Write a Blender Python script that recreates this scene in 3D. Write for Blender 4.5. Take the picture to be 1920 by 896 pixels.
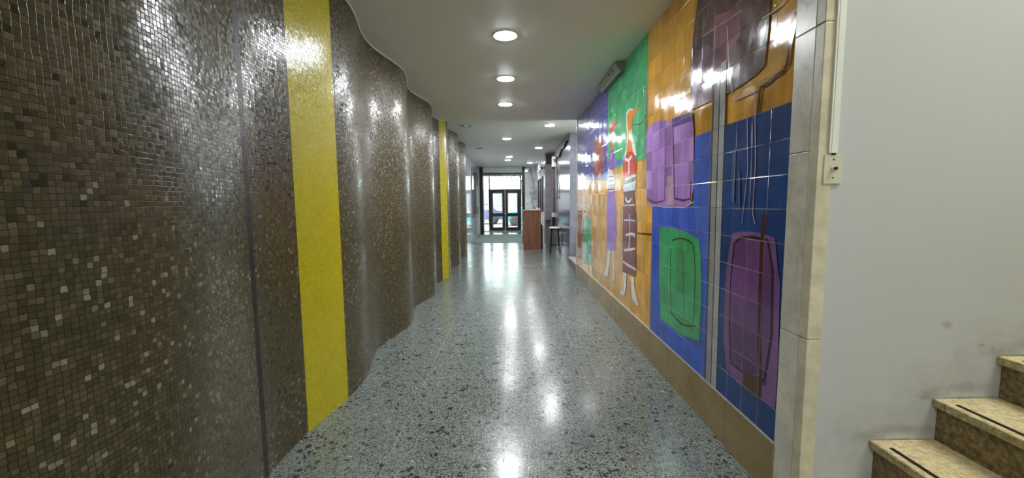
import bpy, bmesh, math, random
from mathutils import Vector, Matrix
from mathutils.geometry import tessellate_polygon
random.seed(7)
for o in list(bpy.data.objects): bpy.data.objects.remove(o)
S = bpy.context.scene
C = S.collection

# ---------------------------------------------------------------- camera
CAM_H = 1.36
yaw, pitch, roll = .003, .091, .010
cy, sy, cp, sp = math.cos(yaw), math.sin(yaw), math.cos(pitch), math.sin(pitch)
f = Vector((sy*cp, cy*cp, -sp)); r = Vector((cy, -sy, 0)); d = f.cross(r)
cr, sr = math.cos(roll), math.sin(roll)
r2 = r*cr + d*sr; d2 = d*cr - r*sr
cam = bpy.data.objects.new('camera', bpy.data.cameras.new('camera')); C.objects.link(cam)
cam.matrix_world = Matrix(((r2.x, -d2.x, -f.x, 0), (r2.y, -d2.y, -f.y, 0), (r2.z, -d2.z, -f.z, CAM_H), (0, 0, 0, 1)))
cam.data.sensor_width = 36; cam.data.lens = 36*745/1920; cam.data.clip_start = .02
S.camera = cam

# ---------------------------------------------------------------- light and exposure
S.view_settings.view_transform = 'Standard'; S.view_settings.look = 'None'
S.view_settings.gamma = 1; S.view_settings.use_curve_mapping = False
S.view_settings.exposure = 0.33
LAMP = 300.0          # radiance of a downlight's diffuser
SKY = 10.0
w = bpy.data.worlds.new('sky'); S.world = w; w.use_nodes = True
wn = w.node_tree.nodes; wl = w.node_tree.links
bg = wn['Background']; bg.inputs['Strength'].default_value = SKY
bg.inputs['Color'].default_value = (.86, .95, 1, 1)
sun = bpy.data.objects.new('sun', bpy.data.lights.new('sun', 'SUN')); C.objects.link(sun)
sun.data.energy = 3; sun.data.angle = .02; sun.data.color = (1, .93, .8)
sun.rotation_euler = (math.radians(-38), math.radians(25), 0)
# fill lamps added out of view, standing in for daylight behind and above
def area(name, loc, rot, sx, sy_, e, col):
    l = bpy.data.lights.new(name, 'AREA'); l.shape = 'RECTANGLE'; l.size = sx; l.size_y = sy_; l.energy = e; l.color = col
    o = bpy.data.objects.new(name, l); C.objects.link(o); o.location = loc; o.rotation_euler = rot; return o
pt = area('entrance_sky_portal', (-.33, 19.3, 1.35), (math.radians(-90), 0, 0), 2.1, 2.6, 1, (1, 1, 1)); pt.data.cycles.is_portal = True
area('rear_fill_lamp', (0.6, -4.7, 1.5), (math.radians(90), 0, 0), 3.0, 2.2, 38, (.95, 1, .92))  # unseen fill before the solid rear wall, added to brighten the near end
area('stairwell_fill_lamp', (2.6, .4, 4.1), (0, 0, 0), 1.2, .5, 58, (.97, 1, .9))  # unseen fill added above the stairs to light the white wall

# ---------------------------------------------------------------- helpers
def tag(o, label=None, cat=None, group=None, kind=None):
    if label: o['label'] = label
    if cat: o['category'] = cat
    if group: o['group'] = group
    if kind: o['kind'] = kind
    return o
def obj(name, bm, m, parent=None, smooth=False):
    me = bpy.data.meshes.new(name); bmesh.ops.recalc_face_normals(bm, faces=bm.faces[:]); bm.to_mesh(me); bm.free()
    for x in (m if isinstance(m, (list, tuple)) else [m]): me.materials.append(x)
    if smooth:
        for p in me.polygons: p.use_smooth = True
    o = bpy.data.objects.new(name, me); C.objects.link(o)
    if parent:
        o.parent = parent
        if parent.type == 'EMPTY': o.matrix_parent_inverse = Matrix.Translation(-parent.location)
    return o
def empty(name, loc, label, cat, group=None):
    o = bpy.data.objects.new(name, None); C.objects.link(o); o.location = loc; o.empty_display_size = .1
    return tag(o, label, cat, group)
def struct(name, bm, m, parent=None, smooth=False):
    o = obj(name, bm, m, parent, smooth)
    if parent is None: o['kind'] = 'structure'
    return o
def box(bm, x0, x1, y0, y1, z0, z1, bev=0, mi=0):
    vs = [bm.verts.new((x, y, z)) for x in (x0, x1) for y in (y0, y1) for z in (z0, z1)]
    fs = []
    for q in ((0,1,3,2),(4,6,7,5),(0,4,5,1),(2,3,7,6),(0,2,6,4),(1,5,7,3)):
        fc = bm.faces.new([vs[i] for i in q]); fc.material_index = mi; fs.append(fc)
    bmesh.ops.recalc_face_normals(bm, faces=fs)
    if bev:
        es = {e for fc in fs for e in fc.edges}
        bmesh.ops.bevel(bm, geom=list(es), offset=bev, segments=2, affect='EDGES', profile=.6)
    return bm
def bx(*a, **k): return box(bmesh.new(), *a, **k)
def lathe(bm, prof, cx, cy_, n=32, axis='z'):
    rings = []
    for rr, z in prof:
        rings.append([bm.verts.new((cx+rr*math.cos(2*math.pi*i/n), cy_+rr*math.sin(2*math.pi*i/n), z)) for i in range(n)])
    for a, b in zip(rings, rings[1:]):
        for i in range(n): bm.faces.new((a[i], a[(i+1) % n], b[(i+1) % n], b[i]))
    if prof[0][0] > 1e-5: bm.faces.new(rings[0])
    if prof[-1][0] > 1e-5: bm.faces.new(rings[-1])
    return bm
def tube(bm, pts, rad, n=8):
    pts = [Vector(p) for p in pts]; rings = []
    for i, p in enumerate(pts):
        t = (pts[min(i+1, len(pts)-1)]-pts[max(i-1, 0)]).normalized()
        u = t.cross(Vector((0, 0, 1)));
        if u.length < .05: u = t.cross(Vector((1, 0, 0)))
        u.normalize(); v = t.cross(u)
        rings.append([bm.verts.new(p+rad*(u*math.cos(2*math.pi*k/n)+v*math.sin(2*math.pi*k/n))) for k in range(n)])
    for a, b in zip(rings, rings[1:]):
        for k in range(n): bm.faces.new((a[k], a[(k+1) % n], b[(k+1) % n], b[k]))
    bm.faces.new(rings[0]); bm.faces.new(rings[-1]); return bm
def quad(bm, pts, mi=0):
    fc = bm.faces.new([bm.verts.new(p) for p in pts]); fc.material_index = mi; return fc
def copy_tree(o, parent=None):
    c = o.copy(); C.objects.link(c); c.parent = parent
    for ch in list(o.children): copy_tree(ch, c)
    return c

# ---------------------------------------------------------------- node helper
def srgb(c):
    return tuple(((v/255)/12.92 if v/255 <= .04045 else ((v/255+.055)/1.055)**2.4) for v in c)
class N:
    def __init__(s, name, **kw):
        s.m = bpy.data.materials.new(name); s.m.use_nodes = True; s.t = s.m.node_tree; s.b = s.t.nodes['Principled BSDF']
        for k, v in kw.items(): s.set(k.replace('_', ' '), v)
    def set(s, k, v):
        i = s.b.inputs[k]
        if hasattr(v, 'links'): s.t.links.new(v, i)
        elif isinstance(v, tuple) and len(v) == 3 and k != 'Normal': i.default_value = (*v, 1)
        else: i.default_value = v
        return s
    def n(s, typ, ins=None, out=0, **props):
        nd = s.t.nodes.new(typ)
        for k, v in props.items(): setattr(nd, k, v)
        for k, v in (ins or {}).items():
            i = nd.inputs[k]
            if hasattr(v, 'links'): s.t.links.new(v, i)
            elif isinstance(v, tuple) and i.type == 'RGBA' and len(v) == 3: i.default_value = (*v, 1)
            else: i.default_value = v
        return nd.outputs[out]
    def math(s, op, a, b=0.0, c=0.0, clamp=False): return s.n('ShaderNodeMath', {0: a, 1: b, 2: c}, operation=op, use_clamp=clamp)
    def vm(s, op, a, b=(0, 0, 0)):
        return s.n('ShaderNodeVectorMath', {0: a, 1: b}, operation=op)
    def scale(s, a, k): return s.n('ShaderNodeVectorMath', {0: a, 'Scale': k}, operation='SCALE')
    def mix(s, fac, a, b, mode='MIX'):
        nd = s.t.nodes.new('ShaderNodeMix'); nd.data_type = 'RGBA'; nd.blend_type = mode
        for k, v in ((0, fac), (6, a), (7, b)):
            i = nd.inputs[k]
            if hasattr(v, 'links'): s.t.links.new(v, i)
            elif isinstance(v, tuple): i.default_value = (*v, 1) if len(v) == 3 else v
            else: i.default_value = v
        return nd.outputs[2]
    def noise(s, vec, scale, detail=2, rough=.5, out=0): return s.n('ShaderNodeTexNoise', {'Vector': vec, 'Scale': scale, 'Detail': detail, 'Roughness': rough}, out=out)
    def ramp(s, fac, stops, interp='LINEAR'):
        nd = s.t.nodes.new('ShaderNodeValToRGB'); nd.color_ramp.interpolation = interp
        el = nd.color_ramp.elements
        while len(el) < len(stops): el.new(.5)
        for e, (p, c) in zip(el, stops): e.position = p; e.color = (*c, 1) if isinstance(c, tuple) else (c, c, c, 1)
        s.t.links.new(fac, nd.inputs[0]); return nd.outputs[0]
    def mr(s, v, a, b, c=0.0, d_=1.0): return s.n('ShaderNodeMapRange', {0: v, 1: a, 2: b, 3: c, 4: d_})
    def obj(s): return s.n('ShaderNodeTexCoord', out=3)
    def uv(s): return s.n('ShaderNodeTexCoord', out=2)
    def pos(s): return s.n('ShaderNodeNewGeometry', out=0)
    def bump(s, h, strength=.3, dist=.002, normal=None):
        ins = {'Height': h, 'Strength': strength, 'Distance': dist}
        if normal is not None: ins['Normal'] = normal
        return s.n('ShaderNodeBump', ins)
def plain(name, c, rough=.5, metal=0, **kw):
    k = N(name); p = k.pos(); nz = k.noise(p, 9, 3)
    col = k.mix(k.mr(nz, .3, .7, 0, .22), srgb(c), tuple(v*.55 for v in srgb(c)))
    k.set('Base Color', col).set('Roughness', rough).set('Metallic', metal)
    for a, v in kw.items(): k.set(a.replace('_', ' '), v)
    return k.m
MURAL_BASE = ((205,150,44), .45)
MURAL = [
    ('p', (86, 78, 150), 0.35, [(4.897,2.794), (7.110,2.794), (7.110,1.750), (4.897,1.620)]),
    ('p', (60, 72, 160), 0.2, [(4.897,2.500), (5.964,2.350), (5.964,1.720), (4.897,1.620)]),
    ('p', (150, 72, 62), 0.35, [(5.717,2.273), (5.102,2.151), (5.054,1.821), (5.314,1.658), (5.614,1.709), (5.783,1.889)]),
    ('p', (140, 62, 52), 0.2, [(6.994,1.209), (6.627,1.216), (6.551,0.403), (6.968,0.371)]),
    ('p', (72, 150, 96), 0.3, [(6.501,1.089), (6.222,1.131), (5.866,1.105), (5.824,0.779), (5.838,0.416), (6.418,0.367), (6.553,0.849)]),
    ('l', (215, 200, 175), 0.016, [(5.511,1.201), (5.473,0.327)]),
    ('l', (180, 140, 90), 0.014, [(6.659,1.127), (6.595,0.317)]),
    ('p', (54, 164, 104), 0.3, [(4.897,2.794), (3.519,2.794), (3.519,2.175), (3.494,1.763), (3.603,1.729), (4.194,1.729), (4.191,1.731), (4.897,1.731)]),
    ('p', (70, 90, 170), 0.2, [(4.567,1.809), (4.232,1.812), (4.206,1.754), (4.564,1.762)]),
    ('p', (196, 96, 60), 0.2, [(4.779,2.279), (4.670,2.278), (4.588,2.229), (4.539,2.259), (4.464,2.250), (4.521,2.203), (4.601,2.165), (4.635,2.118), (4.685,2.052), (4.643,1.958), (4.774,1.969), (4.756,2.056), (4.832,2.206), (4.834,2.248)]),
    ('l', (225, 170, 110), 0.02, [(4.619,2.115), (4.643,1.965)]),
    ('p', (128, 84, 168), 0.3, [(4.763,1.967), (4.610,1.940), (4.544,1.866), (4.487,1.742), (4.696,1.732), (4.898,1.763), (4.845,1.886)]),
    ('p', (150, 104, 190), 0.2, [(4.904,1.519), (4.551,1.506), (4.460,1.238), (4.422,0.973), (4.875,0.935), (4.914,1.227)]),
    ('p', (150, 104, 190), 0.25, [(4.911,1.217), (4.455,1.229), (4.456,0.816), (4.665,0.775), (4.889,0.772)]),
    ('p', (218, 214, 212), 0.1, [(4.868,1.761), (4.614,1.712), (4.541,1.613), (4.576,1.480), (4.795,1.472), (4.870,1.575)]),
    ('l', (60, 55, 60), 0.012, [(4.833,1.659), (4.595,1.651)]),
    ('l', (60, 55, 60), 0.012, [(4.831,1.607), (4.593,1.603)]),
    ('l', (60, 55, 60), 0.012, [(4.828,1.556), (4.590,1.554)]),
    ('l', (60, 55, 60), 0.012, [(4.826,1.504), (4.588,1.505)]),
    ('l', (225, 225, 225), 0.014, [(4.695,1.924), (4.747,1.861)]),
    ('l', (110, 70, 150), 0.012, [(4.482,1.214), (4.726,1.019)]),
    ('p', (222, 218, 216), 0.05, [(4.836,0.767), (4.714,0.782), (4.749,0.590), (4.807,0.451), (5.032,0.417), (4.878,0.553)]),
    ('p', (222, 218, 216), 0.05, [(4.605,0.790), (4.535,0.794), (4.519,0.596), (4.488,0.450), (4.551,0.437), (4.582,0.586)]),
    ('p', (226, 222, 214), 0.05, [(3.936,2.025), (3.817,1.894), (3.769,1.789), (3.923,1.795), (4.042,1.821), (4.103,1.816), (4.217,1.792), (4.128,1.891), (4.086,2.027), (4.120,2.116), (4.128,2.259), (4.028,2.277), (3.911,2.245), (3.872,2.203), (3.940,2.105)]),
    ('p', (222, 132, 40), 0.15, [(4.084,2.132), (4.097,2.229), (4.019,2.260), (3.910,2.229), (3.837,2.239), (3.767,2.239), (3.793,2.207), (3.834,2.172), (3.906,2.154), (3.933,2.103), (3.963,2.041), (3.947,1.947), (3.879,1.824), (4.109,1.852), (4.050,1.962), (4.047,2.055)]),
    ('l', (120, 70, 40), 0.012, [(3.865,2.088), (3.689,2.062), (3.593,2.074), (3.539,2.109)]),
    ('p', (200, 58, 40), 0.25, [(4.084,1.849), (3.964,1.853), (3.857,1.824), (3.781,1.757), (3.761,1.667), (3.801,1.615), (4.155,1.603), (4.221,1.694), (4.208,1.779)]),
    ('l', (226, 222, 214), 0.035, [(4.007,1.781), (4.003,1.629)]),
    ('l', (226, 222, 214), 0.03, [(3.923,1.801), (4.019,1.769), (4.144,1.796)]),
    ('p', (216, 220, 222), 0.08, [(4.112,1.600), (3.780,1.624), (3.769,1.557), (3.792,1.457), (4.138,1.449), (4.202,1.507)]),
    ('l', (50, 50, 60), 0.014, [(4.174,1.561), (3.781,1.585)]),
    ('l', (50, 50, 60), 0.014, [(4.173,1.542), (3.780,1.566)]),
    ('l', (50, 50, 60), 0.014, [(4.190,1.454), (3.792,1.460)]),
    ('p', (110, 45, 42), 0.35, [(4.172,1.450), (3.828,1.445), (3.802,1.328), (4.165,1.320)]),
    ('l', (230, 226, 220), 0.022, [(4.109,1.400), (4.036,1.357), (3.956,1.359), (3.907,1.391)]),
    ('p', (126, 44, 38), 0.4, [(4.183,1.320), (3.792,1.328), (3.773,1.142), (3.766,1.018), (4.173,0.982)]),
    ('p', (112, 40, 38), 0.4, [(4.186,1.237), (3.751,1.248), (3.734,1.101), (3.738,0.889), (3.723,0.647), (4.172,0.619), (4.191,0.959)]),
    ('l', (205, 200, 200), 0.02, [(3.965,1.242), (3.943,1.008), (3.962,0.875)]),
    ('l', (205, 200, 200), 0.026, [(4.088,1.016), (3.869,1.047), (3.766,1.042)]),
    ('l', (205, 200, 200), 0.024, [(4.117,0.854), (3.759,0.912)]),
    ('l', (205, 200, 200), 0.024, [(4.158,0.726), (3.720,0.716)]),
    ('l', (205, 200, 200), 0.014, [(4.152,1.169), (3.776,1.180)]),
    ('l', (205, 200, 200), 0.014, [(4.174,1.320), (3.784,1.327)]),
    ('l', (205, 190, 185), 0.012, [(4.201,1.236), (4.178,0.625)]),
    ('p', (226, 224, 224), 0.05, [(4.152,0.615), (4.020,0.625), (4.035,0.485), (4.077,0.379), (4.223,0.359), (4.240,0.384), (4.144,0.462)]),
    ('p', (226, 224, 224), 0.05, [(3.887,0.620), (3.795,0.632), (3.748,0.521), (3.624,0.400), (3.669,0.382), (3.824,0.413), (3.860,0.523)]),
    ('l', (120, 80, 60), 0.01, [(3.886,0.609), (3.861,0.470)]),
    ('l', (120, 80, 60), 0.01, [(4.089,0.599), (4.141,0.406)]),
    ('l', (110, 70, 30), 0.012, [(3.728,1.067), (3.314,1.085)]),
    ('l', (90, 60, 30), 0.01, [(3.528,2.334), (3.491,1.717)]),
    ('l', (150, 96, 30), 0.008, [(3.513,2.328), (3.454,1.925)]),
    ('p', (88, 60, 64), 0.75, [(2.581,2.794), (2.601,2.608), (2.677,2.322), (2.651,1.940), (2.614,1.949), (2.227,1.937), (2.092,1.941), (1.961,1.958), (1.899,1.980), (1.883,2.120), (1.878,2.259), (1.878,2.794)]),
    ('p', (120, 84, 110), 0.6, [(2.677,2.322), (2.444,2.280), (2.343,2.136), (2.359,1.945), (2.606,1.947), (2.651,1.940)]),
    ('p', (140, 90, 112), 0.6, [(2.386,2.418), (2.120,2.338), (2.110,2.199), (2.216,2.154), (2.208,2.042), (2.360,2.046)]),
    ('l', (200, 190, 200), 0.008, [(2.374,2.356), (2.373,2.064)]),
    ('l', (200, 190, 200), 0.01, [(2.240,2.299), (2.203,2.054), (2.164,1.921)]),
    ('l', (170, 150, 150), 0.008, [(2.522,2.357), (2.107,2.319)]),
    ('l', (170, 150, 150), 0.008, [(2.272,2.006), (2.237,2.079), (2.267,2.123)]),
    ('l', (180, 170, 170), 0.009, [(2.146,1.882), (2.052,1.882), (1.946,1.881)]),
    ('l', (70, 36, 24), 0.017, [(1.709,2.131), (1.713,2.086), (1.731,2.015), (1.744,1.934), (1.767,1.912), (1.826,1.905), (1.875,1.891), (1.922,1.887), (1.928,1.834), (1.937,1.757)]),
    ('l', (205, 200, 190), 0.008, [(1.931,2.203), (1.839,2.196), (1.773,2.202)]),
    ('p', (30, 84, 196), 0.3, [(2.338,0.270), (3.310,0.270), (3.310,1.313), (2.576,1.318), (2.576,1.770), (2.338,1.770)]),
    ('p', (10, 62, 128), 0.3, [(1.700,0.270), (2.215,0.270), (2.225,1.770), (1.700,1.770)]),
    ('p', (56, 92, 200), 0.2, [(2.338,1.020), (3.310,1.020), (3.310,1.330), (2.338,1.330)]),
    ('p', (160, 114, 186), 0.6, [(3.505,1.946), (3.391,2.001), (3.212,1.996), (3.008,1.955), (2.947,1.904), (2.909,1.325), (3.311,1.326), (3.457,1.385)]),
    ('p', (166, 122, 192), 0.5, [(2.950,1.958), (2.627,1.932), (2.598,1.825), (2.572,1.451), (2.610,1.341), (2.704,1.316), (2.908,1.317), (2.982,1.546), (2.986,1.912)]),
    ('p', (92, 66, 140), 0.3, [(2.950,1.958), (2.627,1.932), (2.608,1.874), (2.946,1.889)]),
    ('p', (190, 150, 170), 0.2, [(3.012,1.548), (2.913,1.541), (2.871,1.333), (2.998,1.328)]),
    ('l', (92, 50, 96), 0.016, [(3.443,1.376), (3.228,1.348), (3.051,1.365), (3.061,1.672), (3.066,1.911)]),
    ('l', (92, 40, 90), 0.018, [(2.612,1.487), (2.612,1.376), (2.715,1.363), (2.865,1.379), (2.888,1.578), (2.927,1.886)]),
    ('l', (205, 190, 205), 0.008, [(3.440,1.330), (3.027,1.316), (2.704,1.316), (2.565,1.355)]),
    ('p', (70, 50, 60), 0.1, [(2.205,0.270), (2.345,0.270), (2.365,2.000), (2.225,2.000)]),
    ('p', (150, 152, 152), 0.1, [(2.275,0.270), (2.330,0.270), (2.350,2.080), (2.295,2.080)]),
    ('p', (172, 174, 174), 0.1, [(2.210,0.270), (2.265,0.270), (2.283,2.120), (2.228,2.120)]),
    ('p', (56, 166, 104), 0.2, [(3.138,1.157), (2.916,1.165), (2.654,1.153), (2.481,1.121), (2.442,1.017), (2.419,0.752), (2.427,0.480), (2.695,0.430), (3.078,0.440), (3.122,0.811)]),
    ('l', (28, 78, 40), 0.012, [(2.884,1.073), (2.799,1.096), (2.706,1.104), (2.619,1.097), (2.560,1.081)]),
    ('l', (28, 78, 40), 0.012, [(2.550,1.077), (2.518,0.961), (2.508,0.823), (2.511,0.635), (2.531,0.510)]),
    ('l', (28, 78, 40), 0.014, [(2.875,0.543), (2.797,0.523), (2.700,0.510), (2.590,0.525), (2.486,0.563)]),
    ('l', (28, 78, 40), 0.01, [(2.905,1.008), (2.897,0.764), (2.875,0.543)]),
    ('l', (96, 110, 50), 0.012, [(2.768,1.170), (2.705,0.982), (2.678,0.788), (2.643,0.508)]),
    ('l', (120, 130, 50), 0.008, [(2.839,1.150), (2.767,0.973), (2.724,0.585)]),
    ('l', (100, 140, 60), 0.008, [(3.064,1.145), (3.044,0.824)]),
    ('l', (70, 110, 200), 0.012, [(3.295,1.237), (3.274,0.905)]),
    ('p', (128, 84, 142), 0.25, [(2.108,1.182), (2.031,1.202), (1.890,1.209), (1.761,1.193), (1.732,1.062), (1.714,1.002), (1.700,0.677), (1.701,0.431), (1.813,0.415), (2.003,0.413), (2.107,0.445), (2.145,0.601), (2.152,0.721), (2.149,0.978)]),
    ('p', (108, 66, 122), 0.6, [(2.071,1.143), (2.028,1.162), (1.824,1.171), (1.774,1.042), (1.762,0.881), (1.759,0.719), (1.784,0.550), (1.946,0.486), (2.062,0.494), (2.082,0.623), (2.097,0.752), (2.092,0.965)]),
    ('l', (52, 28, 58), 0.016, [(2.071,1.143), (2.028,1.166), (1.933,1.181), (1.809,1.176)]),
    ('l', (52, 28, 58), 0.018, [(1.809,1.176), (1.764,1.044), (1.756,0.882), (1.749,0.755), (1.763,0.651), (1.778,0.561), (1.786,0.496)]),
    ('l', (52, 28, 58), 0.015, [(2.078,1.142), (2.099,0.963), (2.101,0.751), (2.084,0.603), (2.065,0.490), (1.946,0.486), (1.860,0.502), (1.779,0.522)]),
    ('l', (80, 26, 20), 0.028, [(1.843,1.294), (1.850,1.124), (1.845,0.895), (1.834,0.691), (1.814,0.542), (1.813,0.416)]),
    ('p', (92, 60, 44), 0.3, [(1.947,0.495), (1.827,0.521), (1.820,0.420), (1.956,0.416)]),
    ('l', (190, 160, 180), 0.007, [(1.959,1.884), (1.926,1.552), (1.932,1.297), (1.908,1.246)]),
    ('l', (150, 160, 190), 0.006, [(2.015,1.822), (1.987,1.506), (2.017,1.247)]),
    ('l', (120, 130, 170), 0.005, [(1.969,1.735), (1.954,1.478)]),
    ('l', (60, 90, 150), 0.03, [(2.117,1.627), (2.109,1.348)]),
    ('l', (60, 90, 150), 0.018, [(2.060,1.512), (2.046,1.321)]),
]
# ---------------------------------------------------------------- materials
def tessera(name, stops, grout, cell=.0160, tilt=.085, rough=.21, dirt=.25):
    k = N(name); u = k.uv()
    wob = k.scale(k.vm('SUBTRACT', k.noise(u, 14, 2, out=1), (.5, .5, .5)), .010)
    wob2 = k.scale(k.vm('SUBTRACT', k.noise(u, 70, 1, out=1), (.5, .5, .5)), .006)
    p = k.scale(k.vm('ADD', k.vm('ADD', u, wob), wob2), 1/cell)
    p = k.vm('MULTIPLY', p, (1, 1, 0))
    idn = k.vm('FLOOR', p); fr = k.vm('FRACTION', p)
    wnz = k.n('ShaderNodeTexWhiteNoise', {'Vector': k.vm('ADD', idn, (.5, .5, .5))}, noise_dimensions='3D')
    wcol = k.t.nodes[-1].outputs[1]
    big = k.noise(u, 1.6, 2)
    val = k.math('ADD', wnz, k.mr(big, .35, .65, -.05, .05), clamp=True)
    col = k.ramp(val, stops, 'LINEAR')
    d_ = k.vm('ABSOLUTE', k.vm('SUBTRACT', fr, (.5, .5, .5)))
    sx = k.n('ShaderNodeSeparateXYZ', {0: d_}, out=0); sy_ = k.t.nodes[-1].outputs[1]
    edge = k.math('MAXIMUM', sx, sy_)
    g = k.mr(edge, .40, .49, 0, 1)
    col = k.mix(k.mr(k.noise(p, 3.5, 2), .3, .7, 0, dirt), col, (0.02, .018, .008), 'MIX')
    col = k.mix(k.math('MULTIPLY', g, .82), col, grout)
    k.set('Base Color', col)
    tl = k.scale(k.vm('SUBTRACT', wcol, (.5, .5, .5)), tilt)
    nrm = k.n('ShaderNodeVectorMath', {0: k.vm('ADD', k.n('ShaderNodeNewGeometry', out=1), tl)}, operation='NORMALIZE')
    hgt = k.math('SUBTRACT', k.math('MULTIPLY', k.noise(p, 1.7, 2), .35), g)
    k.set('Normal', k.bump(hgt, .35, .0015, nrm))
    k.set('Roughness', k.math('ADD', k.math('MULTIPLY', g, .3), k.mr(wnz, 0, 1, rough-.05, rough+.10)))
    k.set('IOR', 1.53); k.set('Specular IOR Level', k.math('SUBTRACT', .5, k.math('MULTIPLY', g, .42)))
    return k.m
M = {}
M['mosaic'] = tessera('brown_glass_mosaic', [(0, (.035, .030, .012)), (.05, (.072, .059, .024)), (.3, (.094, .076, .032)), (.7, (.112, .090, .039)), (.92, (.135, .108, .050)), (.965, (.17, .142, .075)), (.985, (.25, .22, .135)), (1, (.36, .32, .22))], (.012, .011, .006))
M['mosaic_yellow'] = tessera('yellow_glass_mosaic', [(0, (.62, .53, .006)), (.5, (.67, .58, .008)), (1, (.71, .62, .014))], (.22, .18, .003), cell=.0140, tilt=.06, dirt=.05)
M['mosaic_maroon'] = tessera('maroon_glass_mosaic', [(0, (.018, .001, .003)), (1, (.034, .003, .006))], (.004, .001, .001), cell=.0125, tilt=.03, rough=.38)

def mural_mat():
    k = N('glazed_mural_tile'); u = k.uv()      # uv: x = distance along wall from 1.70, y = height above skirting
    vc = k.n('ShaderNodeVertexColor', layer_name='col', out=0); var = k.t.nodes[-1].outputs[1]
    W, H = .137, .15
    sp_ = k.vm('DIVIDE', u, (W, H, 1)); sp_ = k.vm('MULTIPLY', sp_, (1, 1, 0))
    wob = k.scale(k.vm('SUBTRACT', k.noise(u, 3, 1, out=1), (.48, .48, .5)), .03); wob = k.vm('MULTIPLY', wob, (1, 1, 0))
    q = k.vm('ADD', k.vm('ADD', sp_, (.04, 0, 0)), wob)
    idn = k.vm('FLOOR', q); fr = k.vm('FRACTION', q)
    wnz = k.n('ShaderNodeTexWhiteNoise', {'Vector': k.vm('ADD', idn, (.5, .5, .5))}, noise_dimensions='3D')
    wcol = k.t.nodes[-1].outputs[1]
    dd = k.vm('ABSOLUTE', k.vm('SUBTRACT', fr, (.5, .5, .5)))
    sx = k.n('ShaderNodeSeparateXYZ', {0: dd}, out=0); sy_ = k.t.nodes[-1].outputs[1]
    gx = k.mr(sx, .478, .490, 0, .5); gy = k.mr(sy_, .480, .490, 0, 1)
    g = k.math('MAXIMUM', gx, gy)
    # glaze: vertical streaks and mottling
    st = k.noise(k.vm('MULTIPLY', u, (34, 2.2, 1)), 1, 3, .6)
    mo = k.noise(u, 7, 4, .65)
    tone = k.math('ADD', k.math('MULTIPLY', st, .6), k.math('MULTIPLY', mo, .8))
    tone = k.mr(tone, .45, .95, .76, 1.32)
    tv = k.math('MULTIPLY', k.math('SUBTRACT', wnz, .5), k.math('MULTIPLY', var, 1.1))
    tone = k.math('MULTIPLY', tone, k.math('ADD', 1.0, tv))
    col = k.n('ShaderNodeVectorMath', {0: vc, 'Scale': tone}, operation='SCALE')
    mot = k.math('MULTIPLY', k.mr(k.noise(k.vm('MULTIPLY', u, (1.4, 1, 1)), 9, 5, .75), .50, .66), k.mr(var, .62, .75, 0, .5))
    col = k.mix(mot, col, (.30, .24, .30))
    gcol = k.mix(k.mr(k.noise(u, 2.2, 2), .42, .58), (.50, .48, .46), (.10, .07, .04))
    gcol = k.mix(.3, gcol, vc)
    col = k.mix(k.math('MULTIPLY', g, k.mr(mo, .3, .7, .55, .95)), col, gcol)
    k.set('Base Color', k.mix(.015, col, (.6, .6, .6)))  # a little grey mixed in, painting overall haze into the tile colour
    tl = k.scale(k.vm('SUBTRACT', wcol, (.5, .5, .5)), .035)
    nrm = k.n('ShaderNodeVectorMath', {0: k.vm('ADD', k.n('ShaderNodeNewGeometry', out=1), tl)}, operation='NORMALIZE')
    hgt = k.math('SUBTRACT', k.math('ADD', k.math('MULTIPLY', st, .10), k.math('MULTIPLY', k.noise(u, 9, 2), .8)), k.math('MULTIPLY', g, .5))
    k.set('Normal', k.bump(hgt, .35, .006, nrm))
    k.set('Roughness', k.mr(mo, .3, .7, .07, .17)); k.set('IOR', 1.55)
    k.set('Coat Weight', .15); k.set('Coat Roughness', .05)
    return k.m
M['mural'] = mural_mat()

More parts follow.
